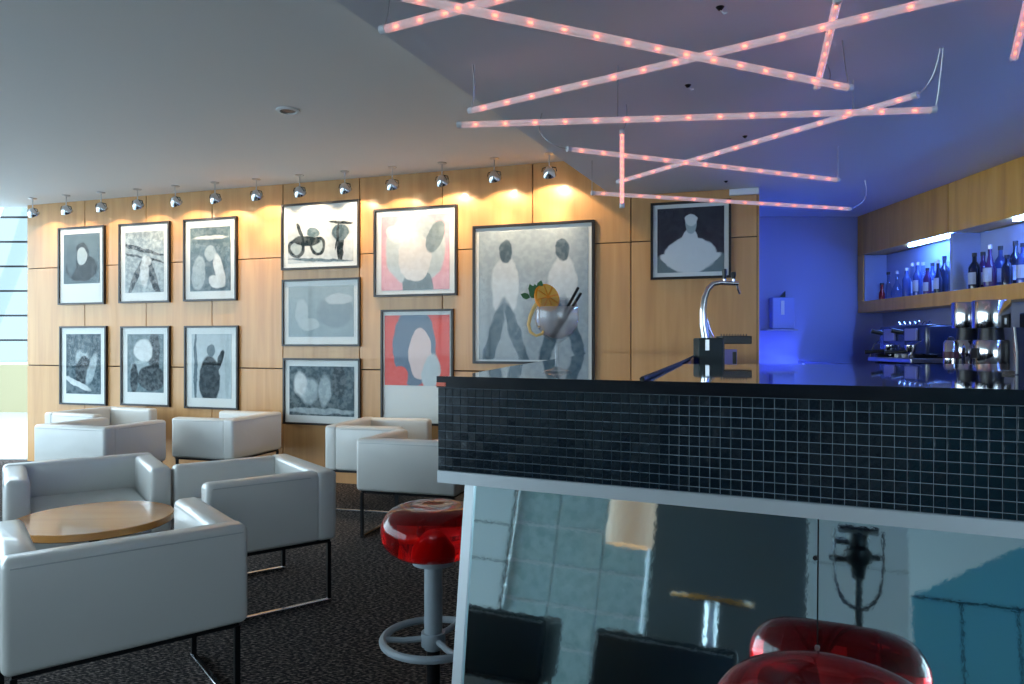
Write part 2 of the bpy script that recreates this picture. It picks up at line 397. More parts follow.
# tilted mirror front
TILT = math.radians(10.5)
MN = (BN * math.cos(TILT) + Vector((0, 0, math.sin(TILT)))).normalized()
MDN = (BN * math.sin(TILT) - Vector((0, 0, math.cos(TILT)))).normalized()     # down the slope
MQ = C0 - BN * .012 + Vector((0, 0, ZS))
def mhit(x, y):
    o = Vector((0, 0, HC)); r = at(x, y, 1) - o; k = (MQ - o).dot(MN) / r.dot(MN); p = o + r * k
    return (p - MQ).dot(BD), (p - MQ).dot(MDN)
def mp_(s, q, off=0): return MQ + BD * s + MDN * q + MN * off
(s_t, q_t), (s_b, q_b) = mhit(466, 487), mhit(453, 684)
QL = .80
def left_s(q): return s_t + (s_b - s_t) * (q - q_t) / (q_b - q_t)
sw = .021
def mplate(name, mat, corners, o0, o1):
    return MB().solid([mp_(s, q, o0) for s, q in corners], [mp_(s, q, o1) for s, q in corners]).build(name, mat, bar)
mplate('stile', alu, [(left_s(0), 0), (left_s(0) + sw, 0), (left_s(QL) + sw, QL), (left_s(QL), QL)], -.03, .006)
sj = mhit(818, 560)[0]
mplate('mirror_pane', mirror_m, [(left_s(0) + sw, .001), (sj - .0012, .001), (sj - .0012, QL), (left_s(QL) + sw, QL)], -.006, 0)
mplate('mirror_pane', mirror_m, [(sj + .0012, .001), (BL - .02, .001), (BL - .02, QL), (sj + .0012, QL)], -.006, 0)
mplate('backing', blackp, [(left_s(0) + sw, .001), (BL - .02, .001), (BL - .02, QL), (left_s(QL) + sw, QL)], -.02, -.0062)
q1 = mhit(816, 558)[1]
MB().rod(mp_(sj - .004, q1, 0), mp_(sj - .004, q1, .008), .004).build('clip', blackp, bar)
MB().rod(mp_(sj, mhit(819, 648)[1], 0), mp_(sj, mhit(819, 648)[1], .006), .004).build('clip', steel, bar)
# body of the return towards the picture wall and the inside of the front counter
inner = [C0 - BN * .045, cr - BN * .045, cr - BN * .4, Vector((.62, 2.3, 0)), Vector((1.30, 5.16, 0)), Vector((.68, 5.39, 0)), Vector((.04, 2.2, 0)), Vector((-.06, 1.64, 0))]
inner = [C0 - BN * .07 + BD * .12, cr - BN * .07, cr - BN * .4, Vector((.52, 2.25, 0)), Vector((1.30, 5.16, 0)), Vector((.68, 5.39, 0)), Vector((.06, 2.2, 0)), Vector((-.02, 1.64, 0))]
MB().prism([(p.x, p.y) for p in inner], 0.0, ZT - .011).build('body', edge_m, bar)

# ------------------------------------------------------------------ club chairs
CW, CD, CH, CB = .66, .58, .612, .292
def make_chair(leath, label, group):
    t = thing('club_chair', label, 'chair', group=group)
    th = .098
    bk = MB().box((0, -CD / 2 + th / 2, (CH + CB) / 2), (CW, th, CH - CB), bev=.024, seg=4).build('backrest', leath, t, True)
    z = CH - .012
    MB().tube([(-CW / 2 + .02, -CD / 2 - .001, z - .012), (CW / 2 - .02, -CD / 2 - .001, z - .012)], .0022, 6).build('piping', piping, bk)
    for s in (-1, 1):
        a = MB().box((s * (CW / 2 - th / 2), th / 2 - .012, (CH + CB) / 2 - .001), (th - .004, CD - th + .022, CH - CB - .002), bev=.026, seg=4).build('armrest', leath, t, True)
        MB().tube([(s * (CW / 2 - .0015), -CD / 2 + th + .03, z - .012), (s * (CW / 2 - .0015), CD / 2 - .03, z - .012)], .0022, 6).build('piping', piping, a)
    MB().box((0, th / 2 - .004, .335), (CW - 2 * th + .012, CD - th - .006, .088), bev=.012, seg=2).build('seat_base', leath, t, True)
    MB().box((0, th / 2 - .002, .415), (CW - 2 * th + .004, CD - th - .004, .075), bev=.026, seg=4).build('seat_cushion', leath, t, True)
    MB().box((0, 0, CB - .008), (CW - .05, CD - .05, .014)).build('base_plate', blackm, t)
    r = .0085
    for s in (-1, 1):
        x = s * (CW / 2 - .03); y0, y1 = -CD / 2 + .03, CD / 2 - .04
        for y in (y0, y1): MB().box((x, y, CB / 2 - .004), (2 * r, 2 * r, CB - .014)).build('leg', blackm, t)
        MB().box((x, (y0 + y1) / 2, r), (2 * r + .004, y1 - y0 + 2 * r, 2 * r - .001), bev=.002, seg=1).build('floor_bar', chrome, t)
    return t
chair0 = make_chair(leather, '', 'white leather club chairs')
used = [False]
def place_chair(mid_back, facing, label, first=chair0, flag=used):
    fx, fy = Vector(facing).normalized()
    o = first if not flag[0] else copy_tree(first); flag[0] = True
    o.location = (mid_back[0] + fx * CD / 2, mid_back[1] + fy * CD / 2, 0); o.rotation_euler = (0, 0, math.atan2(-fx, fy))
    o['label'] = label; return o
place_chair((-1.112, 2.135), (-.62, .78), 'white leather club chair nearest the camera, its back filling the lower left')
place_chair((-1.008, 3.60), (-.797, -.604), 'white leather club chair right of the round wooden table, side on, chrome floor bars')
place_chair((-2.225, 3.715), (.58, -.81), 'white leather club chair behind the round wooden table, facing the camera')
place_chair((-3.145, 5.10), (.30, .955), 'white leather club chair at far left of the back row, its back turned')
place_chair((-2.06, 5.865), (-.96, .27), 'white leather club chair, side on, below the picture of a man in dark coat')
place_chair((-3.86, 6.42), (.935, -.355), 'white leather club chair half hidden against the picture wall at far left')
place_chair((-1.262, 5.46), (.97, -.24), 'white leather club chair against the wall left of the bar, open side right')
place_chair((-.645, 4.327), (.28, .96), 'white leather club chair with its back to the camera, behind the red stool')

def make_table(label, loc, r=.295, h=.494):
    t = thing('coffee_table', label, 'table', loc, group='round wooden coffee tables')
    MB().lathe([(0, h - .032), (r - .012, h - .032), (r, h - .026), (r, h - .003), (r - .003, h), (0, h)], seg=56).build('tabletop', tablewood, t, True)
    MB().lathe([(0, 0), (.17, 0), (.172, .008), (.16, .016), (.03, .022), (.02, .03), (.02, h - .045), (.07, h - .033), (0, h - .033)], seg=28).build('pedestal', blackm, t, True)
    return t
make_table('round wooden coffee table between the nearest white club chairs', (-1.70, 2.93, 0))
make_table('round wooden table top partly hidden behind the left end of the bar', (-.30, 5.16, 0))

# ------------------------------------------------------------------ red bubble stools
def make_stool(label, loc, top=.722, rz=0):
    t = thing('bar_stool', label, 'stool', loc, rz, group='red bubble bar stools')
    a, c = .1575, .086; zc = top - c + .004
    prof = []
    for k in range(25):
        ang = -PI / 2 + PI * k / 24; rr = a * abs(math.cos(ang)) ** .62; zz = c * math.sin(ang)
        if ang > 0: zz -= .022 * math.exp(-(rr / .075) ** 2) * (1 if rr < .12 else .3)
        prof.append((rr if 0 < k < 24 else 0, zc + zz))
    st = MB().lathe(prof, seg=48).build('seat', red_glass, t, True)
    MB().lathe([(0, zc - c - .014), (.062, zc - c - .014), (.066, zc - c - .006), (.066, zc - c + .002), (0, zc - c + .003)], seg=32).build('seat_plate', greym, t, True)
    MB().lathe([(0, zc - .055), (.05, zc - .055), (.045, zc - .035), (.025, zc - .02), (0, zc - .017)], seg=24).build('inner_dome', pm('red_core', (.5, .01, .008), .3) if 'red_core' not in MATS else MATS['red_core'], st, True)
    zr = .314
    MB().rod((0, 0, zr - .03), (0, 0, zc - c - .014), .027, 24).build('column', greym, t, True)
    MB().rod((0, 0, .02), (0, 0, zr - .028), .021, 20).build('lower_column', blackm, t, True)
    fr_ = MB().tube([(.150 * math.cos(2 * PI * k / 40), .150 * math.sin(2 * PI * k / 40), zr) for k in range(40)], .0115, 8, True).build('footrest', greym, t, True)
    MB().lathe([(0, zr - .02), (.036, zr - .02), (.036, zr + .02), (0, zr + .02)], seg=24).build('collar', greym, fr_, True)
    for k in range(3):
        an = .5 + 2 * PI * k / 3
        MB().tube([(.03 * math.cos(an), .03 * math.sin(an), zr), (.09 * math.cos(an), .09 * math.sin(an), zr - .004), (.145 * math.cos(an), .145 * math.sin(an), zr)], .009, 8).build('spoke', greym, fr_, True)
    MB().lathe([(0, 0), (.125, 0), (.127, .006), (.12, .014), (.05, .022), (.022, .03), (0, .03)], seg=40).build('base', blackm, t, True)
    return t
make_stool('red bubble bar stool with grey column and ring footrest at the bar end', (-.236, 2.16, 0), .722, .6)
make_stool('red bubble bar stool cut by the picture bottom in front of the mirror', (.425, .965, 0), .755, .2)

# ------------------------------------------------------------------ pictures
def print_mat(name, base, blobs, noise_amt=.25, seed=0, dark=(.01, .02, .03), light=(.50, .54, .55)):
    m = pm(name, base, .7, spec=.15); n, l, b = nodes(m)
    tc = n.new('ShaderNodeTexCoord'); nz = n.new('ShaderNodeTexNoise'); nz.inputs['Scale'].default_value = 9; nz.inputs['Detail'].default_value = 5
    mp = n.new('ShaderNodeMapping'); mp.inputs['Location'].default_value = (seed * 3.1, seed * 1.7, seed)
    l.new(tc.outputs['Object'], mp.inputs[0]); l.new(mp.outputs[0], nz.inputs['Vector'])
    # wobble the coordinates so that the tonal patches have loose edges
    sub = n.new('ShaderNodeVectorMath'); sub.operation = 'SUBTRACT'; sub.inputs[1].default_value = (.5, .5, .5)
    scl = n.new('ShaderNodeVectorMath'); scl.operation = 'SCALE'; scl.inputs['Scale'].default_value = .05
    add = n.new('ShaderNodeVectorMath'); add.operation = 'ADD'
    l.new(nz.outputs['Color'], sub.inputs[0]); l.new(sub.outputs[0], scl.inputs[0]); l.new(scl.outputs[0], add.inputs[0]); l.new(tc.outputs['Object'], add.inputs[1])
    cur = None
    for (cx, cz, rx, rz, rot, col, soft) in blobs:
        g = n.new('ShaderNodeMapping'); g.vector_type = 'TEXTURE'; g.inputs['Location'].default_value = (cx, 0, cz)
        g.inputs['Rotation'].default_value = (0, rot, 0); g.inputs['Scale'].default_value = (rx, 1, rz)
        gt = n.new('ShaderNodeTexGradient'); gt.gradient_type = 'SPHERICAL'; mr = n.new('ShaderNodeMapRange'); mr.inputs['From Max'].default_value = soft * .4
        mx = n.new('ShaderNodeMix'); mx.data_type = 'RGBA'
        l.new(add.outputs[0], g.inputs[0]); l.new(g.outputs[0], gt.inputs[0]); l.new(gt.outputs['Fac'], mr.inputs['Value']); l.new(mr.outputs[0], mx.inputs['Factor'])
        if cur is None: mx.inputs['A'].default_value = (*base, 1)
        else: l.new(cur, mx.inputs['A'])
        mx.inputs['B'].default_value = (*col, 1); cur = mx.outputs['Result']
    n2 = n.new('ShaderNodeTexNoise'); n2.inputs['Scale'].default_value = 24; n2.inputs['Detail'].default_value = 9; l.new(mp.outputs[0], n2.inputs['Vector'])
    rp = n.new('ShaderNodeValToRGB'); rp.color_ramp.elements[0].position = .42; rp.color_ramp.elements[0].color = (*dark, 1); rp.color_ramp.elements[1].position = .6; rp.color_ramp.elements[1].color = (*light, 1)
    l.new(n2.outputs['Fac'], rp.inputs[0])
    mx = n.new('ShaderNodeMix'); mx.data_type = 'RGBA'; mx.inputs['Factor'].default_value = noise_amt
    if cur is None: mx.inputs['A'].default_value = (*base, 1)
    else: l.new(cur, mx.inputs['A'])
    l.new(rp.outputs[0], mx.inputs['B']); l.new(mx.outputs['Result'], b.inputs['Base Color']); return m
DK, MD, LT, WH = (.004, .014, .020), (.08, .13, .155), (.36, .43, .45), (.66, .69, .68)
PK, RD, BLU = (.74, .40, .45), (.80, .13, .11), (.16, .22, .30)
# x-left, x-right, y-top(left), y-bottom(left), margins (left/right, top, bottom) as shares, label, print
PICS = [
 (60, 106, 228.5, 305, (.11, .09, .27), 'tall framed monochrome portrait with deep lower mount, top row far left', (MD, [(0, -.1, .2, .16, 0, DK, .3), (0, .06, .09, .13, 0, DK, .3), (.005, .03, .065, .10, 0, LT, .35), (-.12, 0, .07, .2, 0, (.06, .1, .12), .5)], .08)),
 (120.5, 171, 224.6, 303.4, (.12, .11, .13), 'tall framed monochrome print with bright streaks, second in the top row', (LT, [(-.05, .12, .3, .02, .25, DK, .3), (-.02, .04, .3, .012, .22, DK, .3), (-.1, -.15, .03, .22, .45, DK, .4), (.1, -.15, .04, .22, -.4, DK, .4), (0, -.08, .05, .16, 0, WH, .5), (.03, .0, .05, .05, 0, WH, .6)], .34)),
 (185, 238, 220, 301.6, (.12, .11, .12), 'tall framed monochrome print with pale figure, third in the top row', ((.10, .16, .19), [(0, -.16, .26, .16, 0, MD, .5), (-.12, -.12, .08, .16, .1, LT, .4), (.0, .05, .06, .075, 0, LT, .35), (.1, -.1, .05, .16, -.3, WH, .5), (.07, -.2, .09, .06, .3, WH, .4), (0, .19, .2, .02, 0, WH, .9)], .16)),
 (61.5, 108, 326.4, 404, (.13, .10, .14), 'tall framed dark monochrome print, bottom row far left', ((.03, .07, .09), [(-.02, .06, .09, .09, 0, LT, .7), (0, -.06, .1, .14, .2, DK, .3), (.1, -.05, .05, .18, .35, LT, .7), (-.08, -.18, .2, .03, .35, WH, .6), (.02, .14, .06, .05, 0, MD, .5)], .20)),
 (122.4, 171, 326.4, 405, (.13, .10, .17), 'tall framed dark monochrome street print, second in the bottom row', ((.12, .18, .20), [(.1, .1, .07, .25, 0, DK, .3), (-.02, .12, .12, .12, -.6, WH, .4), (-.05, -.05, .14, .08, 0, LT, .6), (.07, -.14, .17, .13, 0, DK, .3), (-.13, -.15, .05, .16, 0, DK, .5)], .16)),
 (186, 239.4, 326, 408, (.13, .10, .13), 'tall framed monochrome print of a standing figure in dark coat, third in the bottom row', ((.46, .53, .55), [(-.02, -.12, .12, .22, 0, DK, .25), (.0, .13, .05, .06, 0, MD, .4), (.095, .05, .03, .10, .3, DK, .4), (.17, 0, .03, .3, 0, LT, .5), (-.17, 0, .02, .35, 0, MD, .5)], .08)),
 (282.7, 360.5, 205.2, 270.5, (.08, .11, .10), 'wide framed monochrome print of motorbikes, topmost of three wide pictures', ((.55, .59, .60), [(-.20, -.09, .075, .085, 0, DK, .25), (-.20, -.09, .05, .058, 0, LT, .4), (-.02, -.08, .07, .08, 0, DK, .25), (-.02, -.08, .047, .055, 0, LT, .4), (-.11, -.035, .12, .045, .1, DK, .4), (-.17, .05, .018, .07, -.5, DK, .5), (-.06, .03, .06, .04, .2, MD, .5), (.17, -.10, .03, .11, 0, DK, .3), (.17, .02, .075, .07, 0, MD, .4), (.17, .10, .11, .014, .1, DK, .4), (.145, .0, .012, .13, .15, DK, .5), (.0, -.19, .3, .014, .05, MD, .6)], .14)),
 (283.5, 361, 280, 346.2, (.08, .11, .14), 'wide framed pale faded monochrome print, middle of three wide pictures', ((.30, .38, .41), [(-.16, .0, .06, .11, 0, (.42, .49, .51), .5), (-.1, -.1, .1, .06, 0, (.45, .52, .53), .5), (.12, .0, .16, .15, 0, (.24, .31, .34), .5), (.15, .1, .13, .05, 0, (.46, .52, .54), .6)], .05)),
 (284.4, 361.3, 358, 423.5, (.08, .12, .14), 'wide framed dark monochrome print, lowest of three wide pictures', ((.05, .085, .10), [(-.1, .0, .09, .13, .1, LT, .7), (.03, .0, .06, .15, 0, LT, .6), (.15, .08, .07, .15, 0, (.03, .05, .06), .4), (-.18, .06, .06, .12, 0, WH, .7), (0, -.17, .35, .03, 0, LT, .7)], .20)),
 (375, 457.8, 210, 297.2, (.09, .09, .07), 'square framed print in pink and grey tones, upper right of the wide pictures', (PK, [(.0, .02, .23, .25, 0, (.50, .56, .57), .15), (.02, -.23, .12, .12, 0, (.16, .22, .25), .2), (.0, -.03, .125, .17, 0, (.68, .66, .64), .15), (.15, .1, .06, .12, .4, (.22, .28, .30), .3), (-.14, .13, .08, .06, .5, (.66, .68, .66), .3)], .10)),
 (382, 453.9, 310, 423.3, (.05, .05, .34), 'tall framed print in coral and slate tones with deep lower mount, left of the bar', (RD, [(-.02, .02, .19, .24, 0, BLU, .12), (.03, -.02, .10, .16, 0, (.74, .60, .58), .15), (.12, -.13, .08, .12, .2, (.55, .62, .64), .4), (-.15, -.16, .08, .07, 0, RD, .3)], .04)),
 (473.7, 595, 226.7, 363.5, (.05, .045, .03), 'large framed silvery print of two standing figures behind the cocktail', ((.33, .39, .42), [(-.2, .05, .11, .20, 0, (.56, .60, .61), .3), (.22, .05, .11, .20, 0, (.56, .60, .61), .3), (-.2, .27, .055, .075, 0, (.07, .11, .14), .4), (.22, .27, .055, .075, 0, (.07, .11, .14), .4), (-.29, -.27, .055, .28, .28, (.07, .12, .155), .6), (-.11, -.27, .05, .28, -.32, (.07, .12, .155), .6), (.13, -.27, .055, .28, .28, (.07, .12, .155), .6), (.31, -.27, .05, .28, -.26, (.07, .12, .155), .6)], .10)),
 (651, 731.3, 203.9, 280, (.085, .08, .085), 'square framed monochrome print of a seated figure in a wide white dress', ((.035, .035, .05), [(0, -.2, .5, .13, 0, (.16, .21, .22), .3), (0, -.1, .23, .12, 0, WH, .2), (0, -.02, .07, .11, 0, WH, .3), (0, .10, .055, .065, 0, LT, .3), (0, .13, .06, .04, 0, WH, .4), (-.17, -.13, .1, .03, .5, WH, .5), (.17, -.13, .1, .03, -.5, WH, .5)], .03)),
]
for i, (x0, x1, yt, yb, (mx, mt, mb), lab, (base, blobs, na)) in enumerate(PICS):
    u0, u1 = wall_u(x0), wall_u(x1); zt, zb = wall_z(x0, yt), wall_z(x0, yb); W, Hh = u1 - u0, zt - zb
    p = wall_pt((u0 + u1) / 2, (zt + zb) / 2, 0)
    o = thing('framed_picture', lab, 'picture', p, WROT, 'framed pictures on the wood panelled wall'); fw, fd = .017 if W < .9 else .02, .028
    g = MB(); g.box((0, -fd / 2, Hh / 2 - fw / 2), (W, fd, fw)); g.box((0, -fd / 2, -Hh / 2 + fw / 2), (W, fd, fw))
    for s in (-1, 1): g.box((s * (W / 2 - fw / 2), -fd / 2, 0), (fw, fd, Hh - 2 * fw))
    g.build('frame', frame_black, o)
    MB().box((0, -.006, 0), (W - 2 * fw, .010, Hh - 2 * fw)).build('mount', mat_board, o)
    pw, ph = W * (1 - 2 * mx), Hh * (1 - mt - mb); ref = .5 * max(pw, ph) / .25
    bl = [(cx * ref, cz * ref, rx * ref, rz * ref, rot, c, s) for (cx, cz, rx, rz, rot, c, s) in blobs]
    if i == 9: bl = [(cx * pw / .5, cz * ph / .5, rx * pw / .5, rz * ph / .5, rot, c, s) for (cx, cz, rx, rz, rot, c, s) in blobs]
    else: bl = [(cx * pw / (.42 if ph > pw else .55), cz * ph / (.55 if ph > pw else .42), rx * pw / (.42 if ph > pw else .55), rz * ph / (.55 if ph > pw else .42), rot, c, s) for (cx, cz, rx, rz, rot, c, s) in blobs]
    if i == 11: bl = [(cx * pw / .8, cz * ph / .8, rx * pw / .8, rz * ph / .8, rot, c, s) for (cx, cz, rx, rz, rot, c, s) in blobs]
    pr = MB().box((0, 0, 0), (pw, .002, ph)).build('print', print_mat('print_tones', base, bl, na, i), o)
    pr.location = (0, -.0125, Hh / 2 - Hh * mt - ph / 2)
    MB().box((0, -.022, 0), (W - 2 * fw, .002, Hh - 2 * fw)).build('glass', pane_glass, o)

# ------------------------------------------------------------------ ceiling spotlights
lamp_x = [(.40 + .4315 * k) for k in range(13)]
spot_energy = [5, 5, 6, 6, 7, 10, 12.5, 11, 11, 11, 13, 12, 15]
def make_spot(label, loc, rz, tilt, energy):
    t = thing('ceiling_spotlight', label, 'spotlight', loc, rz, 'chrome spotlights above the pictures')
    MB().lathe([(0, -.012), (.028, -.012), (.036, -.006), (.036, -.001), (0, -.001)], seg=24).build('canopy', steel, t, True)
    MB().rod((0, 0, -.105), (0, 0, -.012), .0045, 8).build('stem', steel, t, True)
    piv = Vector((0, .0, -.135))
    MB().tube([(-.055, 0, -.135), (-.050, 0, -.108), (0, 0, -.096), (.050, 0, -.108), (.055, 0, -.135)], .004, 6).build('yoke', blackm, t)
    R_ = Matrix.Translation(piv) @ Matrix.Rotation(tilt, 4, 'X')
    hd = MB().lathe([(0, .036), (.02, .036), (.027, .026), (.043, .008), (.051, -.020), (.053, -.030), (.049, -.030), (.044, -.014), (.031, .004), (0, .014)], seg=24, m=R_).build('head', chrome, t, True)
    MB().lathe([(0, -.010), (.012, -.010), (.014, .0), (.010, .006), (0, .006)], seg=14, m=R_).build('bulb', bulb_m, hd, True)
    for nm, en, size, bl_, tl_ in (('spill', energy * .42, 118, .12, tilt - math.radians(14)), ('beam', energy * .5, 62, 1.0, tilt - math.radians(14))):
        l_ = bpy.data.lights.new(nm, 'SPOT'); l_.energy = en; l_.color = (1, .76, .52); l_.spot_size = math.radians(size); l_.spot_blend = bl_; l_.shadow_soft_size = .02
        lo = bpy.data.objects.new(nm, l_); COL.objects.link(lo); lo.parent = t
        lo.location = R_ @ Vector((0, 0, -.035)); lo.rotation_euler = (tl_, 0, 0)
    return t
for k, u in enumerate(lamp_x):
    p = wall_pt(u, CEIL, .25)
    make_spot('chrome spotlight on a short stem, %s from the left in the row above the pictures' % ORD[k], p, WROT + random.uniform(-.25, .25), math.radians(38 + random.uniform(-4, 4)), spot_energy[k])
# recessed downlight in the high ceiling
dp = at(288, 110, 1.4 * F / (343 - 110))
dl = thing('recessed_downlight', 'small round recessed downlight in the grey ceiling', 'downlight', (dp.x, dp.y, CEIL))
MB().lathe([(.070, -.001), (.070, -.008), (.050, -.012), (.046, -.002)], seg=28).build('rim', wall_white, dl, True)
MB().lathe([(0, -.0015), (.046, -.0015), (.046, -.004), (0, -.007)], seg=24).build('lens', pm('dull_bronze', (.22, .17, .14), .4, metal=.5), dl, True)

# ------------------------------------------------------------------ hanging diode tubes
def tube_light(label, pa, pb, n, wires=((0, (0, 0)), (1, (0, 0))), r=.0125):
    pa, pb = Vector(pa), Vector(pb); d = pb - pa; L = d.length
    t = thing('light_tube', label, 'light tube', pa.copy(), 0, 'pendant tubes with red diodes')
    MB().rod((0, 0, 0), d, r, 16).build('tube', tube_m, t, True)
    q = d.to_track_quat('Z', 'Y')
    for e, s in ((Vector(), 1), (d, -1)):
        MB().rod(e - d.normalized() * .004 * s, e + d.normalized() * .016 * s, r + .0012, 16).build('end_cap', end_m, t, True)
    for k in range(n):
        o = link('diode', diode_me, t, d * ((k + .6) / (n + .2))); o.rotation_mode = 'QUATERNION'; o.rotation_quaternion = q
    MB().tube([d * (k / 8) + Vector((0, 0, -.003 + .004 * math.sin(k * 2.1))) for k in range(9)], .0012, 5).build('inner_wire', piping, t)
    for f_, (dx, dy) in wires:
        a = d * f_; z1 = SOFF - pa.z - .004; dz = z1 - a.z
        pts = [a + Vector((dx * s_ + dx * .5 * math.sin(s_ * PI), dy * s_, dz * s_ ** 1.4)) for s_ in [k / 8 for k in range(9)]]
        MB().tube(pts, .0022, 6).build('wire', wire_m, t, True)
    return t
end_m = pm('frosted_end_cap', (.62, .62, .64), .3)
wire_m = pm('silver_wire', (.5, .5, .5), .3, metal=1)
diode_me = MB().lathe([(0, -.008), (.0046, -.006), (.0046, .006), (0, .008)], seg=10).mesh('diode', diode_m)
def hz(x, y, up): return at(x, y, up * F / (HOR - y))     # on the plane 'up' above the lens
T = [
 ('thick diode tube at the top left crossing the ceiling edge', hz(382, 30, .93), hz(640, -38, .93), 9, ((0, (.02, .0)), (1, (0, 0)))),
 ('long diode tube running from the top left down to the right', hz(395, -5, .90), hz(850, 88, .90), 15, ((0, (0, 0)), (1, (.0, .06)))),
 ('long diode tube rising from the left to the upper right corner', hz(470, 111, .95), hz(990, -12, .95), 15, ((0, (.02, -.12)), (1, (0, 0)))),
 ('long level diode tube across the middle of the ceiling', hz(458, 125, .88), hz(935, 110, .88), 15, ((.35, (0, 0)), (1, (.0, -.05)))),
 ('thin diode tube sloping gently down behind the vertical one', hz(568, 149, .91), hz(838, 180, .91), 14, ((0, (-.12, .05)), (1, (0, 0)))),
 ('diode tube rising to the right, crossing the long level tube', hz(618, 182, .955), hz(917, 95, .955), 15, ((.85, (0, .0)), (1, (.03, -.1)))),
 ('lowest and farthest diode tube in front of the seated figure picture', hz(592, 193, .90), hz(850, 209, .90), 15, ((0, (0, 0)), (1, (.10, .0)))),
 ('short steep diode tube at the top of the picture, second from the right', hz(838, -2, .985), hz(817, 87, .985), 8, ((0, (0, 0)), (1, (.06, .05)))),
 ('short diode tube cut off by the right picture edge', hz(1030, -6, .98), hz(1014, 58, .98), 6, ((0, (0, 0)), (1, (0, 0)))),
]
for a in T: tube_light(*a)
v0 = at(622, 207, 3.3); v1 = at(622, 131, 3.3)
tube_light('short vertical diode tube hanging upright on a wire', v1, v0, 11, ((0, (.02, 0)),), r=.0105)
for k, (x, y) in enumerate([(720, 7), (745, 136), (726, 181), (688, 85)]):
    p = hz(x, y, SOFF - HC - .0001)
    o = thing('ceiling_anchor', ['dark wire anchor at the very top of the lowered ceiling', 'dark wire anchor in the lowered ceiling right of the vertical tube', 'dark wire anchor just above the framed seated figure', 'dark wire anchor between the crossing long tubes'][k], 'anchor', (p.x, p.y, SOFF), group='wire anchors in the lowered ceiling')
    MB().lathe([(0, -.012), (.006, -.011), (.012, -.003), (.014, -.0005), (0, -.0005)], seg=14).build('rose', blackm, o, True)
    MB().tube([(0, 0, -.01), (.012, .004, -.02), (.024, .004, -.018)], .002, 6).build('hook', steel, o)

# ------------------------------------------------------------------ cocktail on the bar
gp = at(557, 372, .07 * F / 29.0); gp.z = ZT
g = thing('cocktail_glass', 'balloon gin glass with orange peel garnish and black straws on the bar', 'glass', gp); g.scale = (1.12, 1.12, 1.12)
MB().lathe([(0, .001), (.030, .001), (.0315, .003), (.012, .006), (.0045, .012), (.0038, .04), (.0045, .062), (.014, .068), (.032, .080), (.044, .098), (.0475, .115), (.046, .135), (.0405, .158), (.0395, .158), (.0445, .135), (.046, .115), (.0425, .099), (.031, .0815), (.010, .071), (0, .070)], seg=36).build('bowl', clear_glass, g, True)
drink = bpy.data.materials.new('pale_tonic'); drink.use_nodes = True      # cloudy drink: part clear, part milky
n, l = drink.node_tree.nodes, drink.node_tree.links; pb = n['Principled BSDF']; pb.inputs['Base Color'].default_value = (.92, .80, .76, 1); pb.inputs['Roughness'].default_value = .3
tr = n.new('ShaderNodeBsdfTransparent'); mx = n.new('ShaderNodeMixShader'); mx.inputs[0].default_value = .30; l.new(tr.outputs[0], mx.inputs[1]); l.new(pb.outputs[0], mx.inputs[2]); l.new(mx.outputs[0], n['Material Output'].inputs[0])
MB().lathe([(0, .0725), (.010, .0735), (.0305, .083), (.0418, .100), (.0450, .115), (.0432, .137), (.0425, .140), (0, .140)], seg=32).build('drink', drink, g, True)
ice = thin_glass('ice', (.9, .93, .95), 1.3)
for k, (x, y, z, a) in enumerate([(-.012, -.01, .125, .4), (.014, .008, .118, 1.0), (.006, -.018, .105, .2)]):
    MB().box((x, y, z), (.02, .02, .02), Matrix.Rotation(a, 3, 'Z') @ Matrix.Rotation(a * .7, 3, 'X'), bev=.003).build('ice_cube', ice, g)
orange_m = pm('orange_peel', (.92, .30, .015), .4); noise_bump(orange_m, 160, .3, .002)
pith_m = pm('orange_flesh', (.88, .42, .06), .4)
os_ = MB(); os_.lathe([(0, -.004), (.028, -.004), (.031, -.002), (.031, .002), (.028, .004), (0, .004)], seg=28, m=Matrix.Translation((-.022, -.004, .160)) @ Matrix.Rotation(1.25, 4, 'X') @ Matrix.Rotation(.5, 4, 'Y'))
so = os_.build('orange_slice', orange_m, g, True)
for k in range(8):
    an = 2 * PI * k / 8; M_ = Matrix.Translation((-.022, -.004, .160)) @ Matrix.Rotation(1.25, 4, 'X') @ Matrix.Rotation(.5, 4, 'Y')
    b2 = MB(); pts = [(.004, 0), (.026, -.009), (.0275, 0), (.026, .009)]
    rot = lambda p, z: M_ @ Vector((p[0] * math.cos(an) - p[1] * math.sin(an), p[0] * math.sin(an) + p[1] * math.cos(an), z))
    b2.solid([rot(p, .0042) for p in pts], [rot(p, .0055) for p in pts]); b2.build('segment', pith_m, so)
pe = [(-.042 + .004 * math.sin(k * .5), -.012, .150 - .0046 * k) if k < 12 else None for k in range(12)]
pts = [Vector((-.040, -.014, .152)), Vector((-.050, -.018, .138)), Vector((-.058, -.02, .120)), Vector((-.062, -.02, .102)), Vector((-.058, -.02, .086)), Vector((-.046, -.018, .078)), Vector((-.033, -.014, .082)), Vector((-.028, -.012, .092)), Vector((-.034, -.012, .100)), Vector((-.041, -.012, .096))]
MB().tube(pts, [.0045, .0042, .004, .0036, .0034, .003, .003, .0028, .0025, .002], 8).build('peel_twist', pm('peel_inside', (.85, .52, .18), .45), g, True)
leaf_m = pm('mint_leaf', (.03, .13, .03), .5)
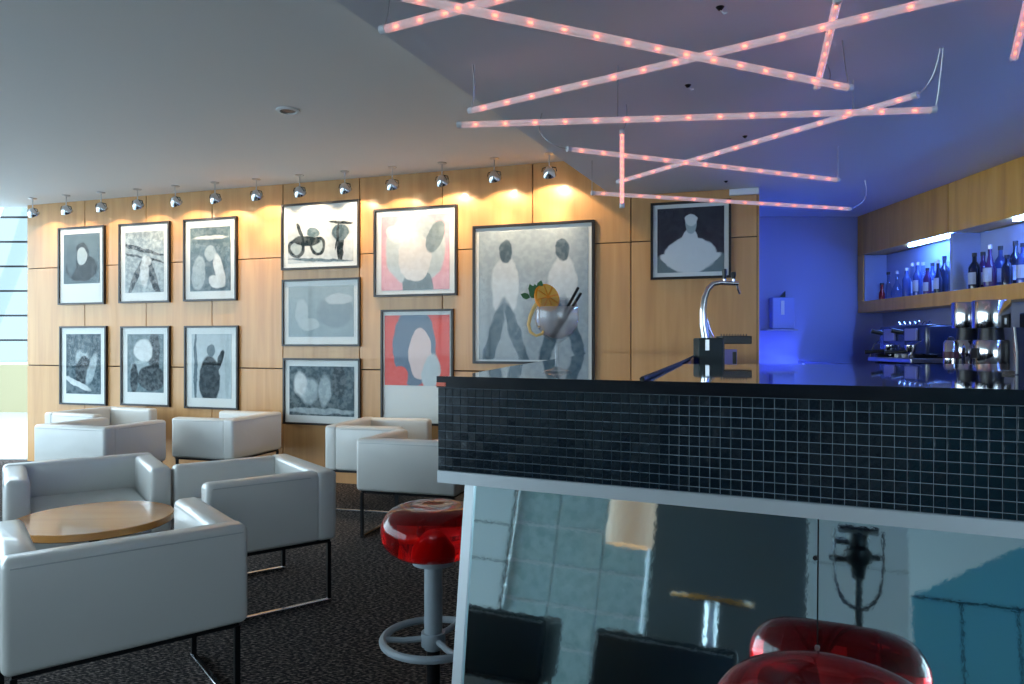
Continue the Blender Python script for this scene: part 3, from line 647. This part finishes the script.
for k, (dx, dz, an) in enumerate([(-.046, .158, 2.3), (-.052, .168, 1.9), (-.040, .176, 1.3), (-.058, .160, 2.8), (-.047, .168, 1.6)]):
    b2 = MB(); L_ = .022; ca, sa = math.cos(an), math.sin(an)
    prof = [(0, 0), (.3, .30), (.65, .28), (1, 0), (.65, -.28), (.3, -.30)]
    P_ = lambda s, w_, o_: Vector((dx + (s * ca - w_ * sa) * L_, -.006 + o_ + .004 * k - .01, dz + (s * sa + w_ * ca) * L_))
    b2.solid([P_(s, w_, 0) for s, w_ in prof], [P_(s, w_, .0012) for s, w_ in prof]); b2.build('mint_leaf', leaf_m, g)
for k, dx in enumerate((0, .006)):
    MB().rod((-.012 + dx, 0.004 * k, .076), (.047 + dx, .012 + .004 * k, .183 - .012 * k), .0032, 8).build('straw', blackp, g, True)

# ------------------------------------------------------------------ beer tap and bits inside the bar
tp = Vector((.93, 3.45, 0))
bt = thing('beer_tap', 'chrome swan neck beer tap with black handles standing in the bar', 'tap', tp)
Zp = lambda y: HC + (HOR - y) / F * tp.y
Xp = lambda x: (x - 512) / F * tp.y - tp.x
MB().box((Xp(708), 0, (Zp(338) + .0) / 2), (.115, .11, Zp(338)), bev=.006).build('base', pm('dark_green_enamel', (.006, .02, .02), .5), bt)
MB().box((Xp(704), -.0575, Zp(345)), (.018, .005, .05)).build('plate', steel, bt)
arc = [(706, 340), (703.5, 325), (703, 310), (704.5, 298), (708, 289), (713, 284), (720, 282.5), (729, 283), (738, 283.5)]
MB().tube([(Xp(x), 0, Zp(y)) for x, y in arc], [.022, .019, .016, .014, .013, .0115, .011, .011, .011], 16).build('neck', chrome, bt, True)
MB().tube([(Xp(711), 0, Zp(340)), (Xp(708), 0, Zp(330)), (Xp(706), 0, Zp(318))], [.02, .012, .006], 12).build('brace', chrome, bt, True)
for x, yt_ in ((724.5, 269), (733.5, 272)):
    h_ = MB().rod((Xp(x), 0, Zp(283)), (Xp(x), 0, Zp(279)), .008, 10).build('valve', chrome, bt, True)
    MB().lathe([(0, Zp(279)), (.008, Zp(279)), (.012, Zp(yt_ + 3)), (.010, Zp(yt_)), (0, Zp(yt_) + .002)], (Xp(x), 0, 0), 12).build('handle', blackp, h_, True)
MB().tube([(Xp(737), 0, Zp(284)), (Xp(738), 0, Zp(289)), (Xp(740), 0, Zp(294))], .006, 8).build('spout', chrome, bt, True)
ip = Vector((1.03, 3.6, 0))
uc = thing('under_bar_unit', 'low dark unit behind the bar carrying the rack beside the tap', 'cabinet', (1.115, 3.62, 0))
MB().box((0, 0, .50), (.20, .30, .98), bev=.006).build('body', blackp, uc); MB().box((0, 0, 1.0), (.20, .31, .02), bev=.004).build('top', steel, uc)
for k, yy in enumerate((.30, .70)):
    d_ = MB().box((0, -.155, yy), (.18, .012, .36), bev=.003).build('door', grey_paint, uc); MB().rod((.06, -.17, yy + .1), (.06, -.17, yy - .1), .006).build('handle', steel, d_)
rk = thing('glass_rack', 'black bristled glass rack right of the beer tap', 'rack', (1.115, 3.62, 1.0105))
RZ = lambda y: HC + (HOR - y) / F * 3.62 - 1.0105
MB().box((0, 0, (RZ(336) + RZ(344)) / 2), (.145, .12, RZ(336) - RZ(344)), bev=.004).build('tray', blackp, rk)
for s in (-1, 1): MB().box((-.066, s * .045, RZ(344) / 2), (.01, .012, RZ(344))).build('post', blackp, rk)
for k in range(10): MB().rod((-.063 + k * .014, 0, RZ(336)), (-.063 + k * .014, 0, RZ(334)), .003, 6).build('bristle', blackp, rk)
bx = thing('carton', 'small violet carton with dark bottle shape under the glass rack', 'box', (1.085, 3.62, 1.0105))
MB().box((0, -.005, .08), (.075, .05, .155), bev=.003).build('body', pm('lilac_card', (.35, .30, .62), .6), bx); MB().box((.024, -.032, .11), (.018, .004, .07)).build('label_panel', blackp, bx)  # card body in one even lilac

# wall dispenser on the blue wall
dq = at(782, 330, 6.2)
wd_ = thing('soap_dispenser', 'clear boxy dispenser with small shelf on the blue wall', 'dispenser', (dq.x, 6.26, dq.z))
MB().box((0, -.055, .145), (.19, .09, .27), bev=.008).build('body', pm('translucent_blue_plastic', (.28, .34, .68), .25, coat=.4), wd_)
MB().box((-.01, -.103, .19), (.028, .004, .12)).build('label_strip', wall_white, wd_)
MB().box((-.03, -.075, .0), (.27, .14, .012), bev=.002).build('shelf', grey_paint, wd_)
MB().solid([Vector((-.02, -.06, .28)), Vector((.03, -.06, .28)), Vector((.03, -.06, .335))], [Vector((-.02, -.04, .28)), Vector((.03, -.04, .28)), Vector((.03, -.04, .335))]).build('lever', blackp, wd_)

# ------------------------------------------------------------------ bottles
def make_bottle(label, X, x, ytop, r, glass, cap, lab, group, z=1.5575, shape=0):
    Y = X * F / (x - 512); ztop = HC + (HOR - ytop) / F * Y; h = max(.12, ztop - z)
    o = thing('bottle', label, 'bottle', (X, Y, z), group=group)
    if shape == 0: pr = [(0, .0), (r, .0), (r, .0), (r, h * .58), (r * .8, h * .66), (.013, h * .76), (.012, h * .93), (0, h * .93)]
    elif shape == 1: pr = [(0, 0), (r * .9, 0), (r, h * .1), (r, h * .40), (r * .5, h * .60), (.011, h * .78), (.012, h * .94), (0, h * .94)]
    else: pr = [(0, 0), (r * .7, 0), (r * 1.15, h * .12), (r * 1.2, h * .22), (r * .75, h * .45), (.012, h * .6), (.011, h * .93), (0, h * .93)]
    bo = MB().lathe(pr, seg=16).build('glass_body', glass, o, True)
    MB().lathe([(0, h * .90), (.0145, h * .90), (.0145, h), (0, h)], seg=12).build('cap', cap, o, True)
    if lab:
        a0 = math.pi * .75; b2 = MB(); zz0, zz1 = h * .12, h * .45
        A = [Vector(((r + .001) * math.cos(a0 + .5 * k - .0), (r + .001) * math.sin(a0 + .5 * k), zz0)) for k in range(5)]
        B = [Vector(((r + .001) * math.cos(a0 + .5 * k), (r + .001) * math.sin(a0 + .5 * k), zz1)) for k in range(5)]
        A2 = [Vector((v.x * 1.03, v.y * 1.03, v.z)) for v in A]; B2 = [Vector((v.x * 1.03, v.y * 1.03, v.z)) for v in B]
        for k in range(4): b2.solid([A[k], A[k + 1], A2[k + 1], A2[k]], [B[k], B[k + 1], B2[k + 1], B2[k]])
        b2.build('label', lab, o)
    return o
gdark = pm('dark_bottle_glass', (.012, .016, .04), .08, coat=.6); gblue = pm('blue_tinted_bottle', (.05, .08, .26), .08, coat=.5)
gred = pm('red_liqueur_bottle', (.35, .01, .01), .1, coat=.5); gviolet = pm('violet_bottle', (.07, .03, .13), .1, coat=.5)
lwhite = pm('paper_label', (.42, .45, .55), .6); capd = pm('dark_cap', (.02, .02, .03), .4); capl = pm('silver_cap', (.6, .62, .66), .3, metal=.8)
GL = 'bottles in the left shelf bay'; GR = 'bottles in the right shelf bay'
for k, (x, yt_, r, gm, cp, lb, shp) in enumerate([(882, 283, .024, gred, capd, None, 1), (888.5, 272, .026, bottle_clear, capd, None, 1), (897, 271, .040, bottle_clear, capl, None, 2), (906.5, 268, .030, gblue, capl, None, 0), (912, 263, .024, bottle_clear, capl, lwhite, 1), (917.5, 262, .030, gblue, capl, lwhite, 0),
        (923, 262, .026, bottle_clear, capl, None, 0), (927.5, 268, .028, gviolet, capd, lwhite, 0), (932.5, 263, .030, gblue, capd, lwhite, 0), (938, 260, .027, gdark, capl, lwhite, 1), (944.5, 256, .040, gdark, capd, None, 0)]):
    desc = {id(gred): 'red liqueur', id(bottle_clear): 'clear glass', id(gblue): 'blue tinted', id(gviolet): 'violet', id(gdark): 'dark'}[id(gm)]
    make_bottle('%s bottle, %s from the left in the left lit shelf bay' % (desc, ORD[k]), X0 + (.05 if k % 2 else .135), x, yt_, r, gm, cp, lb, GL, shape=shp)
for k, (x, yt_, r, gm, cp, lb, shp) in enumerate([(974.5, 253, .036, gdark, capd, lwhite, 0), (983, 252, .028, gviolet, capd, lwhite, 0), (990, 245, .038, gviolet, capl, lwhite, 1), (1000.5, 246, .036, gblue, capd, lwhite, 0), (1007, 255, .03, gdark, capd, None, 0), (1015.5, 241, .036, gdark, capd, lwhite, 0), (1023, 243, .034, gblue, capd, lwhite, 0)]):
    desc = {id(gblue): 'blue tinted', id(gviolet): 'violet', id(gdark): 'dark'}[id(gm)]
    make_bottle('%s bottle, %s from the left in the right lit shelf bay' % (desc, ORD[k]), X0 + (.135 if k % 2 else .05), x, yt_, r, gm, cp, lb, GR, shape=shp)

# ------------------------------------------------------------------ espresso machine and grinders
ZC = 1.0505
em = thing('espresso_machine', 'dark two group espresso machine on the back counter under the shelf', 'coffee machine', (2.74, 4.90, ZC))
navy = pm('navy_enamel', (.02, .03, .09), .25, coat=.5)
MB().box((.08, 0, .17), (.34, .60, .20), bev=.02, seg=3).build('body', navy, em, True)
for s in (-.22, .22): MB().box((.05, s, .04), (.40, .05, .075), bev=.01).build('foot', blackp, em)
MB().box((-.05, 0, .035), (.26, .56, .03), bev=.005).build('drip_tray', steel, em)
MB().box((.12, 0, .13), (.26, .58, .14), bev=.01).build('back_housing', navy, em)
for s in (-.14, .13):
    gr_ = MB().lathe([(0, .03), (.036, .03), (.040, .05), (.040, .075), (0, .075)], (-.10, s, .06), 20).build('group_head', chrome, em, True)
    MB().rod((-.13, s, .095), (-.25, s + .05, .085), .011, 10, .015).build('portafilter_handle', blackp, gr_, True)
    MB().rod((-.10, s, .092), (-.10, s, .062), .010, 10).build('spout', chrome, gr_, True)
    MB().box((-.101, s, .205), (.016, .14, .08), bev=.004).build('panel', pm('lilac_panel', (.16, .17, .42), .3) if 'lilac_panel' not in MATS else MATS['lilac_panel'], em)
    MB().rod((-.10, s + .1, .22), (-.17, s + .12, .235), .016, 12).build('steam_knob', blackp, em, True)
for s in (-.26, .27):
    MB().tube([(-.10, s, .16), (-.14, s, .14), (-.16, s, .09), (-.17, s, .05)], .005, 6).build('steam_wand', chrome, em, True)
MB().tube([(.0, -.2 + .4 * k / 30, .285 + .012 * math.sin(k * 1.3)) for k in range(31)], .004, 6).build('cup_rail', chrome, em, True)
for k in range(3):
    MB().lathe([(.0, .0), (.02, 0), (.03, .05), (.027, .05), (.018, .004), (0, .004)], (-.06, -.08 + .09 * k, .0505), 16).build('cup', wall_white, em, True)

def grinder(label, x, X, r, ytop, ymid, ybot2):
    Y = X * F / (x - 512); z_ = lambda y: HC + (HOR - y) / F * Y - ZC
    o = thing('coffee_grinder', label, 'grinder', (X, Y, ZC), group='chrome drums on the back counter')
    z1, z2, z3 = z_(ybot2), z_(ymid), z_(ytop)
    MB().lathe([(0, 0), (r * .95, 0), (r, .006), (r, z1 - .008), (r * .95, z1), (0, z1)], seg=32).build('drum', chrome, o, True)
    MB().lathe([(0, z1), (r * .72, z1), (r * .66, z2), (0, z2)], seg=24).build('neck', blackp, o, True)
    MB().lathe([(0, z2), (r * 1.02, z2), (r * 1.04, z2 + .006), (r * 1.04, z3 - .008), (r, z3), (0, z3)], seg=32).build('hopper', chrome, o, True)
    MB().box((-r * .98, 0, z1 * .55), (.012, r * .7, z1 * .35), bev=.003).build('window', blackp, o)
    MB().box((0, 0, z1 * .62), (r * 2.04, .02, .02)).build('band', blackp, o)
    return o
grinder('left chrome two drum coffee grinder beside the espresso machine', 967.5, 2.74, .082, 302.5, 328, 340)
grinder('right larger chrome two drum coffee grinder under the right shelf bay', 991, 2.72, .092, 300.5, 328, 340)
Yc = 2.62 * F / (947 - 512)
cn = thing('canister', 'small chrome canister with dark band left of the grinders', 'canister', (2.57, Yc - .12, ZC))
MB().lathe([(0, 0), (.038, 0), (.04, .01), (.04, .15), (.03, .165), (0, .165)], seg=24).build('body', chrome, cn, True); MB().lathe([(.0405, .06), (.0412, .06), (.0412, .10), (.0405, .10)], seg=24).build('band', pm('dark_red_band', (.08, .02, .03), .4), cn, True)
MB().lathe([(0, .165), (.02, .165), (.014, .185), (0, .188)], seg=16).build('lid', blackp, cn, True)
kx = thing('black_cabinet', 'tall black appliance behind the grinders at the right edge', 'appliance', (2.98, 3.88, ZC))
MB().box((0, 0, .16), (.26, .34, .32), bev=.01).build('body', blackp, kx); MB().box((-.133, .04, .26), (.008, .06, .05), bev=.002).build('badge', steel, kx)
mc = at(1022, 387, .07 * F / 36.5)
mn = thing('menu_stand', 'dark standing menu card at the right end of the bar top', 'menu', (mc.x + .175, mc.y + .2, ZT))
MB().solid([Vector((-.045, 0, .0)), Vector((.10, 0, 0)), Vector((.10, .03, .105)), Vector((-.03, .03, .105))], [Vector((-.045, .006, .0)), Vector((.10, .006, 0)), Vector((.10, .036, .105)), Vector((-.03, .036, .105))]).build('card', navy, mn)
MB().tube([(-.045, -.001, .002), (-.036, .012, .05), (-.03, .028, .105)], .0025, 6).build('edge', steel, mn)
MB().box((.02, .04, .004), (.1, .06, .007)).build('foot', blackp, mn)

# ------------------------------------------------------------------ the part of the lounge the tilted mirror shows
def refl(x, y, q):
    o = Vector((0, 0, HC)); r = at(x, y, 1) - o; k = (MQ - o).dot(MN) / r.dot(MN); p = o + r * k
    rr = r - MN * (2 * r.dot(MN)); rr = rr / math.hypot(rr.x, rr.y); return p + rr * q
# photographer's tripod under the lens
tp_ = thing('tripod', 'black camera tripod with hanging strap, seen reflected in the mirror front', 'tripod', (0, -.02, 0))
MB().rod((0, 0, .40), (0, 0, .93), .0115, 14).build('centre_column', blackm, tp_, True)
for k in range(3):
    an = -PI / 2 + 2 * PI * k / 3 + PI
    lg = MB().rod((.03 * math.cos(an), .03 * math.sin(an), .60), (.36 * math.cos(an), .36 * math.sin(an), .012), .014, 12, .009).build('leg', blackm, tp_, True)
    MB().lathe([(0, 0), (.014, 0), (.014, .02), (0, .024)], (.362 * math.cos(an), .362 * math.sin(an), 0), 12).build('rubber_foot', rubber, lg, True)
MB().lathe([(0, .57), (.04, .57), (.045, .60), (.04, .63), (0, .63)], seg=20).build('crown', blackm, tp_, True)
hd = MB(); hd.lathe([(0, .92), (.018, .92), (.024, .955), (.040, .975), (.042, 1.005), (.028, 1.02), (.034, 1.045), (.034, 1.06), (0, 1.06)], seg=18).build('head', blackm, tp_, True)
side = Vector((BD.x, BD.y, 0))
for zz, s, L_ in ((.975, -1, .085), (1.03, -1, .07), (.99, 1, .065)):
    MB().rod(Vector((0, 0, zz)), side * (s * L_) + Vector((0, 0, zz + .004)), .012, 12, .009).build('knob', blackp, tp_, True)
MB().box((0, 0, 1.075), (.12, .08, .014), Matrix.Rotation(-TH, 3, 'Z')).build('quick_plate', blackm, tp_)
sp = [side * (.072 * math.cos(PI * k / 16)) + Vector((0, 0, .0)) + BN * -.035 for k in range(17)]
sp = [Vector((v.x, v.y, 1.07 - .245 * (math.sin(PI * k / 16)) ** .45)) for k, v in enumerate(sp)]
MB().tube(sp, [.0055 if k in range(3, 14) else .0035 for k in range(17)], 6).build('strap', blackp, tp_, True)

# backlit club chairs, shade put into their colour, backed up to the mirror side
dchair = make_chair(dleather, '', 'club chairs coloured dark for shade'); dflag = [False]
a, b_ = refl(592, 636, 2.3), refl(740, 660, 2.3); m_ = (a + b_) / 2; dv = (b_ - a).normalized()
fn = Vector((dv.y, -dv.x)); fn = fn if fn.dot(Vector((-.5, -.85))) > 0 else -fn
place_chair((m_.x, m_.y), fn, 'club chair coloured dark for shade, right one of two reflected low in the mirror', dchair, dflag)
a = refl(548, 627, 2.45); dv2 = Vector((-.80, .60)); m_ = Vector((a.x, a.y)) + dv2 * .34
place_chair((m_.x, m_.y), (-.60, -.80), 'club chair coloured dark for shade, left one of two reflected low in the mirror', dchair, dflag)
# bar table
c_ = refl(712, 600, 3.3)
ht = thing('bar_table', 'small round pedestal table reflected in the mirror before the dark panel', 'table', (c_.x, c_.y, 0))
MB().lathe([(0, c_.z - .012), (.235, c_.z - .012), (.24, c_.z - .006), (.24, c_.z + .012), (0, c_.z + .014)], seg=40).build('tabletop', tablewood, ht, True)
MB().lathe([(0, 0), (.2, 0), (.2, .012), (.04, .02), (.038, .03), (.038, c_.z - .013), (0, c_.z - .013)], seg=24).build('pedestal', steel, ht, True)
# floor lamp
c_ = refl(631, 524, 3.75); zt_, zb_ = refl(631, 500, 3.75).z, refl(631, 546, 3.75).z
fl = thing('floor_lamp', 'floor lamp with drum shade reflected in the upper left of the mirror', 'lamp', (c_.x, c_.y, 0))
MB().lathe([(.16, zb_), (.158, zt_), (.155, zt_), (.157, zb_)], seg=36).build('shade', lampshade_m, fl, True)
MB().rod((.10, -.09, .012), (.10, -.09, zt_ - .05), .010, 10).build('pole', steel, fl, True)
MB().tube([(.10, -.09, zt_ - .05), (.05, -.045, zt_ - .045), (0, 0, zt_ - .05)], .006, 8).build('arm', steel, fl, True)
MB().lathe([(0, 0), (.14, 0), (.14, .012), (0, .014)], (.10, -.09, 0), 30).build('base', steel, fl, True)
MB().lathe([(0, zb_ + .03), (.02, zb_ + .04), (.03, zb_ + .07), (.02, zb_ + .1), (.01, zb_ + .12), (0, zb_ + .12)], seg=16).build('bulb', pm('warm_bulb', (1, .8, .6), .4, emis=(1, .65, .35), es=6), fl, True)
# panelled screen, dark slab, pale wall: one line parallel to the bar
def bpt(x, q=5.0):
    p = refl(x, 560, q); return Vector((p.x, p.y, 0))
L0 = bpt(652, 5.0); Ld = BD
def on_line(x):
    # where the reflected ray of pixel column x meets the line L0 + Ld*s
    p = refl(x, 560, 0); d = refl(x, 560, 1) - p
    det = d.x * (-Ld.y) + Ld.x * d.y; rx, ry = L0.x - p.x, L0.y - p.y
    t_ = (rx * (-Ld.y) + Ld.x * ry) / det; q_ = p + d * t_; return (Vector((q_.x, q_.y, 0)) - L0).dot(Ld)
stone_m = pm('patinated_panel', (.20, .31, .32), .35, coat=.3); nzp = noise_bump(stone_m, 14, .2, .01, 4); ramp_col(stone_m, nzp.outputs['Fac'], [(.3, (.34, .46, .46)), (.55, (.48, .60, .60)), (.8, (.58, .68, .67))])
dark_m = pm('slate_panel', (.085, .105, .115), .4)
sA, sB, sC, sD = on_line(508), 0.0, on_line(808), on_line(908)
ws = struct(MB().solid([L0 + Ld * sA - BN * (-.03), L0 + Ld * sB - BN * (-.03), L0 + Ld * sB - BN * (-.09), L0 + Ld * sA - BN * (-.09)],
     [p + Vector((0, 0, SOFF)) for p in (L0 + Ld * sA - BN * (-.03), L0 + Ld * sB - BN * (-.03), L0 + Ld * sB - BN * (-.09), L0 + Ld * sA - BN * (-.09))]).build('wall_screen', wall_white))
ncol, rows = 3, [0, .33, .66, .99, 1.32, 1.65, 1.98, SOFF]
for i in range(ncol):
    for z0, z1 in zip(rows, rows[1:]):
        cw = (sB - sA) / ncol
        MB().box(L0 + Ld * (sA + cw * (i + .5)) + BN * .018 + Vector((0, 0, (z0 + z1) / 2)), (cw - .012, .012, z1 - z0 - .026), Matrix.Rotation(-TH, 3, 'Z')).build('panel', stone_m, ws)
def lineblock(name, mat, s0, s1, z1, off=0, thick=.08, z0=0):
    a = [L0 + Ld * s0 + BN * off, L0 + Ld * s1 + BN * off, L0 + Ld * s1 + BN * (off + thick), L0 + Ld * s0 + BN * (off + thick)]
    return MB().solid([p + Vector((0, 0, z0)) for p in a], [p + Vector((0, 0, z1)) for p in a]).build(name, mat)
struct(lineblock('wall_slate', dark_m, sB + .01, sC - .005, SOFF, -.04, .10))
w2 = struct(lineblock('wall_pale', dark_gap, sC + .005, sD, SOFF, -.03, .06))
for z0, z1 in ((0, 1.28), (1.285, SOFF)):
    p_ = lineblock('panel', wall_white, sC + .006, sD, z1, -.046, .015, z0 + .001); p_.parent = w2
w3 = struct(lineblock('wall_pale_end', dark_gap, sA - 1.1, sA - .004, SOFF, -.03, .06))
for z0, z1 in ((0, .95), (.96, 1.28), (1.29, SOFF)):
    p_ = lineblock('panel', wall_white, sA - 1.1, sA - .005, z1, -.046, .015, z0 + .001); p_.parent = w3
# teal glass counter behind, with a raked lid
k0 = refl(911, 596, 2.6); k1 = refl(1100, 610, 2.6); dd = Vector((k1.x - k0.x, k1.y - k0.y, 0)).normalized(); nn = Vector((dd.y, -dd.x, 0))
nn = nn if nn.y < 0 else -nn
tc_ = thing('glass_counter', 'teal glass counter with raked lid reflected at the right of the mirror', 'counter', (k0.x, k0.y, 0))
hgt = k0.z
sx = [0, (Vector((refl(961, 600, 2.6).x, refl(961, 600, 2.6).y, 0)) - Vector((k0.x, k0.y, 0))).dot(dd), (Vector((refl(1017, 600, 2.6).x, refl(1017, 600, 2.6).y, 0)) - Vector((k0.x, k0.y, 0))).dot(dd), 1.0]
for a, b_ in zip(sx, sx[1:]):
    q_ = [dd * (a + .004), dd * (b_ - .004), dd * (b_ - .004) + nn * .03, dd * (a + .004) + nn * .03]
    MB().solid([p + Vector((0, 0, .01)) for p in q_], [p + Vector((0, 0, hgt)) for p in q_]).build('front_panel', teal_glass, tc_)
q_ = [dd * .002, dd * 1.0, dd * 1.0 + nn * .6, dd * .002 + nn * .6]
MB().solid([p + nn * .032 + Vector((0, 0, 0.0)) for p in q_[:2]] + [p for p in q_[2:]], [p + nn * .032 + Vector((0, 0, hgt - .002)) for p in q_[:2]] + [p + Vector((0, 0, hgt - .002)) for p in q_[2:]]).build('body', blackp, tc_)
lid = [Vector((0, 0, hgt + .001)), dd * 1.0 + Vector((0, 0, hgt + .001)), dd * 1.0 + nn * .1 + Vector((0, 0, hgt + .62))]
MB().solid(lid, [p + nn * .02 for p in lid]).build('lid', teal_glass, tc_)
MB().tube([Vector((0, 0, hgt)) - nn * .004, dd * 1.0 + Vector((0, 0, hgt)) - nn * .004], .005, 6).build('rail', blackm, tc_)
